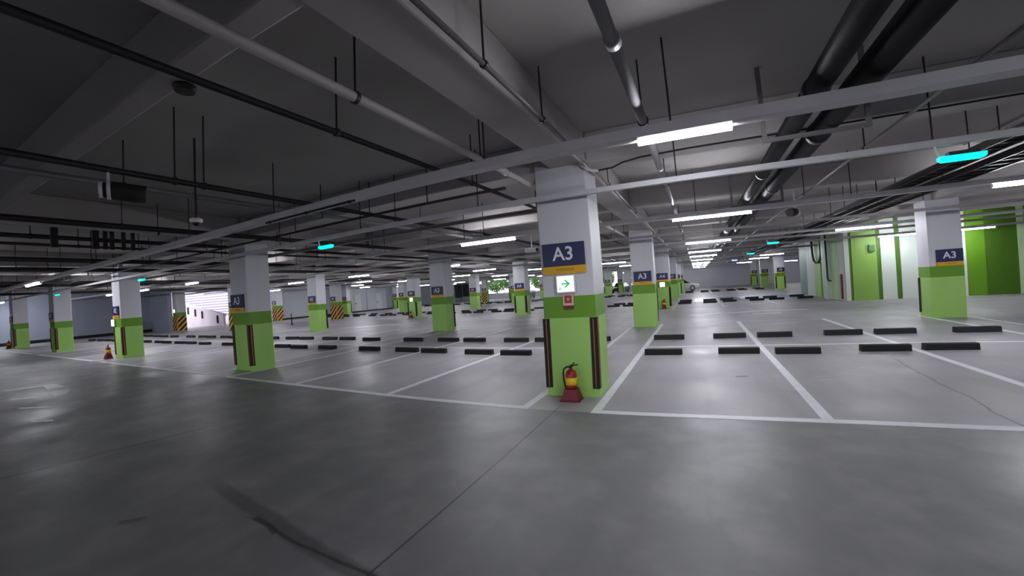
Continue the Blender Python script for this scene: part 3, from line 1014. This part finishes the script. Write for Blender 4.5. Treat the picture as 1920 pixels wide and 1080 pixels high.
# ------------------------------------------------------------------ tube lights
def lamp_mesh():
    h = MB().prism([(-0.04, 0.035), (0.04, 0.035), (0.05, 0.07), (-0.05, 0.07)], -0.5, 0.5, M['white_metal'], 'x').mesh('housing')
    d = MB().prism([(-0.044, 0.034), (-0.042, 0.0), (-0.028, -0.022), (0.028, -0.022), (0.042, 0.0), (0.044, 0.034)], -0.495, 0.495, M['lamp'], 'x').mesh('diffuser')
    c = MB().box(-0.5, -0.045, -0.024, -0.492, 0.045, 0.036, M['white_metal']).mesh('end_cap')
    return h, d, c
LH, LD, LC = lamp_mesh()
LDD = LD.copy()
LDD.materials.clear()
LDD.materials.append(M['lamp_dim'])
LDO = MB().prism([(-0.044, 0.034), (-0.042, 0.0), (-0.028, -0.022), (0.028, -0.022), (0.042, 0.0), (0.044, 0.034)], -0.495, 0.495, M['off_lamp'], 'x').mesh('diffuser')
def lamp(x, y, ln, label, lit=True, dim=False, z=2.881, grp='tube lights under the channels'):
    t = thing('tube_light', label, 'light', (x, y, z), 0, grp)
    t.scale = (ln, 0.7, 0.7)
    child('housing', LH, t)
    child('diffuser', (LDD if dim else LD) if lit else LDO, t)
    child('end_cap', LC, t)
    child('end_cap', LC, t, (0.992, 0, 0))
lamp(0.0, 3.66, 0.80, 'bright short tube light, the largest overhead, near the top centre right')
lamp(-20.4, 3.70, 1.9, 'lit tube light near the left edge, left of the leftmost white pillars')
lamp(-39.0, 5.6, 1.9, 'lit tube light cut by the left edge of the picture')
lamp(0.39, 9.05, 1.6, 'long tube light right of the nearest pillar, second nearest on the right')
lamp(-4.98, 9.15, 1.6, 'long tube light just left of the nearest pillar')
lamp(5.9, 9.15, 1.6, 'tube light cut by the right edge of the picture')
lamp(-11.0, 9.1, 1.6, 'unlit tube light above the bright green-based pillar at left centre', lit=False)
lamp(-21.2, 9.15, 1.3, 'lit tube light above the ramp opening')
lamp(-27.1, 9.15, 1.7, 'lit tube light between the ramp and the second pillar from left')
lamp(-32.0, 9.15, 1.6, 'lit tube light beside the second pillar from left')
lamp(-16.0, 9.15, 1.4, 'lit tube light peeping out right of the big dim left pillar')
for j, (x, y) in enumerate(((6.0, -2.6), (11.6, -2.6))):
    lamp(x, y, 1.6, 'lit tube light behind the viewpoint over the driving aisle, %s' % ORD[j])
XC = [5.4, 0.5, -5.1, -10.9, -16.8, -22.5, -28.3, -34.0]
for i, y in enumerate(YR):
    for j, x in enumerate(XC):
        if i == 1 and j in (2, 4, 6):
            continue
        if j == 0 and i in (1, 2):
            continue
        if i in (4, 6) and j in (3, 5):
            continue
        if (i, j) in ((0, 2), (0, 7), (5, 0), (7, 0)):
            continue
        if (i, j) == (1, 3):
            x = -12.1
        lab = 'distant lit tube light, %s lamp row behind the nearest pillar, %s from the right' % (ORD[i + 1], ORD[j])
        lamp(x, y, 1.6, lab, dim=True)
for j, (x, y) in enumerate(((11.3, 9.1), (8.7, 21.6), (11.3, 21.6), (12.6, 15.75), (12.0, 39), (12.0, 50.4), (12.0, 59.2))):
    lamp(x, y, 1.5, 'lit tube light towards the right wall, %s nearest there' % ORD[j], dim=True)

# ------------------------------------------------------------------ cyan bay indicators
def indicator(x, y, label, m='cyan', z=2.75):
    t = thing('bay_indicator', label, 'indicator light', (x, y, z), 0, 'glowing bay indicators')
    MB().prism([(-0.2, 0.01), (-0.2, -0.025), (-0.17, -0.05), (0.17, -0.05), (0.2, -0.025), (0.2, 0.01)], -0.04, 0.04, M[m], 'y').build('lens', t, bevel=0.01)
    MB().box(-0.12, -0.035, 0.01, 0.14, 0.035, 0.05, M['dark_steel']).build('housing', t)
    MB().tube((-0.19, 0, 0.01), (-0.22, 0, 0.1305), 0.012, M['white_metal'], 8).build('stalk', t)
indicator(2.80, 5.42, 'large cyan bay indicator at the upper right')
indicator(-6.65, 5.38, 'cyan bay indicator right of the big dim left pillar')
indicator(-16.0, 5.38, 'cyan bay indicator on the second pillar from left')
indicator(-25.6, 5.38, 'small pale cyan indicator on the leftmost tall white pillar')
indicator(2.90, 17.1, 'small distant cyan indicator left of the core wall')
indicator(3.03, 24.9, 'tiny pale indicator far back over the blue stalls')
indicator(3.0, 34.6, 'tiny blue indicator far back under the lamp rows', 'blue_led')

# ------------------------------------------------------------------ cameras
def bullet(x, y, z, rz, top, label):
    t = thing('security_camera', label, 'camera', (x, y, z), rz, 'black drum cameras under the slab')
    MB().tube((0, -0.08, 0), (0, 0.19, -0.02), 0.088, M['black'], 20).build('body', t, True)
    MB().tube((0, -0.11, 0.0), (0, -0.08, 0), 0.09, M['white_metal'], 20).build('ring', t, True)
    MB().tube((0, -0.14, 0.0), (0, -0.11, 0), 0.072, M['black'], 20).build('neck', t, True)
    MB().tube((0, -0.17, 0.0), (0, -0.14, 0), 0.078, M['white_metal'], 20).build('ring', t, True)
    MB().tube((0, -0.1, 0.05), (0, -0.1, top - z), 0.012, M['white_metal'], 8).build('stem', t)
bullet(-4.915, 1.52, 2.86, math.radians(-20), 3.036, 'black drum camera with two white rings at upper left')
bullet(2.15, 10.0, 2.92, math.radians(-215), 3.41, 'small black camera with white rings under the slab at right')
t = thing('dome_camera', 'white dome camera with black lens hanging at upper left', 'camera', (-5.68, 2.53, 2.80))
MB().lathe([(0.05, 0.03), (0.075, 0.02), (0.078, -0.01), (0.06, -0.03)], (0, 0, 0), M['white_pipe'], 20).build('housing', t, True)
MB().lathe([(0.045, -0.028), (0.04, -0.055), (0.02, -0.07), (0.005, -0.073)], (0, 0, 0), M['glass'], 16).build('lens_dome', t, True)
MB().tube((0, 0, 0.03), (0, 0, 1.09), 0.014, M['dark_steel'], 8).build('drop_rod', t)
t = thing('security_camera', 'small white camera on the left edge of the nearest pillar', 'camera', (-3.75, 9.1, 2.55))
MB().box(-0.16, -0.06, -0.05, 0.12, 0.06, 0.05, M['white_metal']).build('body', t, bevel=0.01)
MB().box(0.12, -0.04, -0.04, 0.15, 0.04, 0.04, M['black']).build('lens', t)
MB().tube((0, 0, 0.05), (0, 0, 0.40), 0.012, M['white_metal'], 8).build('stem', t)
# round slab plate with the dead drop wire at upper left
t = thing('ceiling_plate', 'small dark round plate on the beam at upper left', 'fixture', (-3.45, 1.47, 3.40))
MB().lathe([(0.07, -0.03), (0.08, 0.0), (0.08, 0.02)], (0, 0, 0), M['dark_steel'], 16).build('plate', t, True)
# ------------------------------------------------------------------ bollard and cars
t = thing('bollard', 'thin black bollard left of the bright green-based pillar', 'bollard', (-27.8, 18.85, 0))
MB().lathe([(0.11, 0), (0.11, 0.03), (0.045, 0.06), (0.045, 0.80), (0.02, 0.83)], (0, 0, 0), M['black'], 12).build('post', t, True)
MB().lathe([(0.05, 0.6), (0.05, 0.68)], (0, 0, 0), M['grey_steel'], 12).build('band', t)
rb = thing('fire_cabinet', 'dim red cabinet standing against the grey left wall', 'cabinet', (-40.6, 12.9, 0))
MB().box(-0.3, -0.35, 0, 0.1, 0.35, 1.05, M['dark_red']).build('body', rb, bevel=0.02)
MB().box(0.1, -0.28, 0.1, 0.12, 0.28, 0.95, M['red']).build('door', rb)

def car(x, y, rz, paint, label, tall=False):
    t = thing('car', label, 'car', (x, y, 0), rz, 'parked cars at the far end')
    h = 0.25 if tall else 0.0
    body = [(-2.2, 0.3), (2.15, 0.3), (2.25, 0.55), (2.15, 0.72 + h), (1.2, 0.92 + h), (-1.9, 0.98 + h), (-2.2, 0.85 + h)]
    b = MB()
    b.prism(body, -0.87, 0.87, M[paint], 'y')
    b.build('body', t, bevel=0.08)
    cab = [(1.15, 0.9 + h), (0.35, 1.42 + h), (-1.2, 1.45 + h), (-2.0, 0.95 + h)]
    c = MB()
    n = 4
    vs = [(p[0], -0.78 if p[1] < 1.2 else -0.62, p[1]) for p in cab] + [(p[0], 0.78 if p[1] < 1.2 else 0.62, p[1]) for p in cab]
    c.add(vs, [(0, 1, 2, 3), (7, 6, 5, 4), (0, 4, 5, 1), (1, 5, 6, 2), (2, 6, 7, 3), (3, 7, 4, 0)], M['glass'])
    c.build('windows', t)
    MB().box(-1.2, -0.62, 1.42 + h, 0.35, 0.62, 1.48 + h, M[paint]).build('roof', t, bevel=0.03)
    for wx in (-1.35, 1.4):
        for wy in (-0.88, 0.72):
            w = MB().tube((wx, wy, 0.33), (wx, wy + 0.16, 0.33), 0.33, M['black'], 20).build('wheel', t, True)
            yy = wy - 0.005 if wy < 0 else wy + 0.155
            MB().tube((wx, yy, 0.33), (wx, yy + 0.01, 0.33), 0.2, M['rim'], 12).build('rim', w)
    for wy in (-0.75, 0.5):
        MB().box(2.12, wy, 0.55, 2.24, wy + 0.25, 0.68, M['white_metal']).build('headlight', t)
car(-1.9, 51.6, 0, 'car_white', 'white car with its nose out from behind the far pillars')
car(-25.5, 58.6, math.radians(-80), 'car_dark', 'dark car before the bright window left of the nearest pillar', True)
car(-14.4, 60.6, math.radians(-85), 'car_dark', 'dark car half hidden by a far green pillar, right of the nearest pillar', True)
car(-11.0, 60.8, math.radians(-95), 'car_dark', 'dark car between the two far pillars beside the second A3 pillar', False)
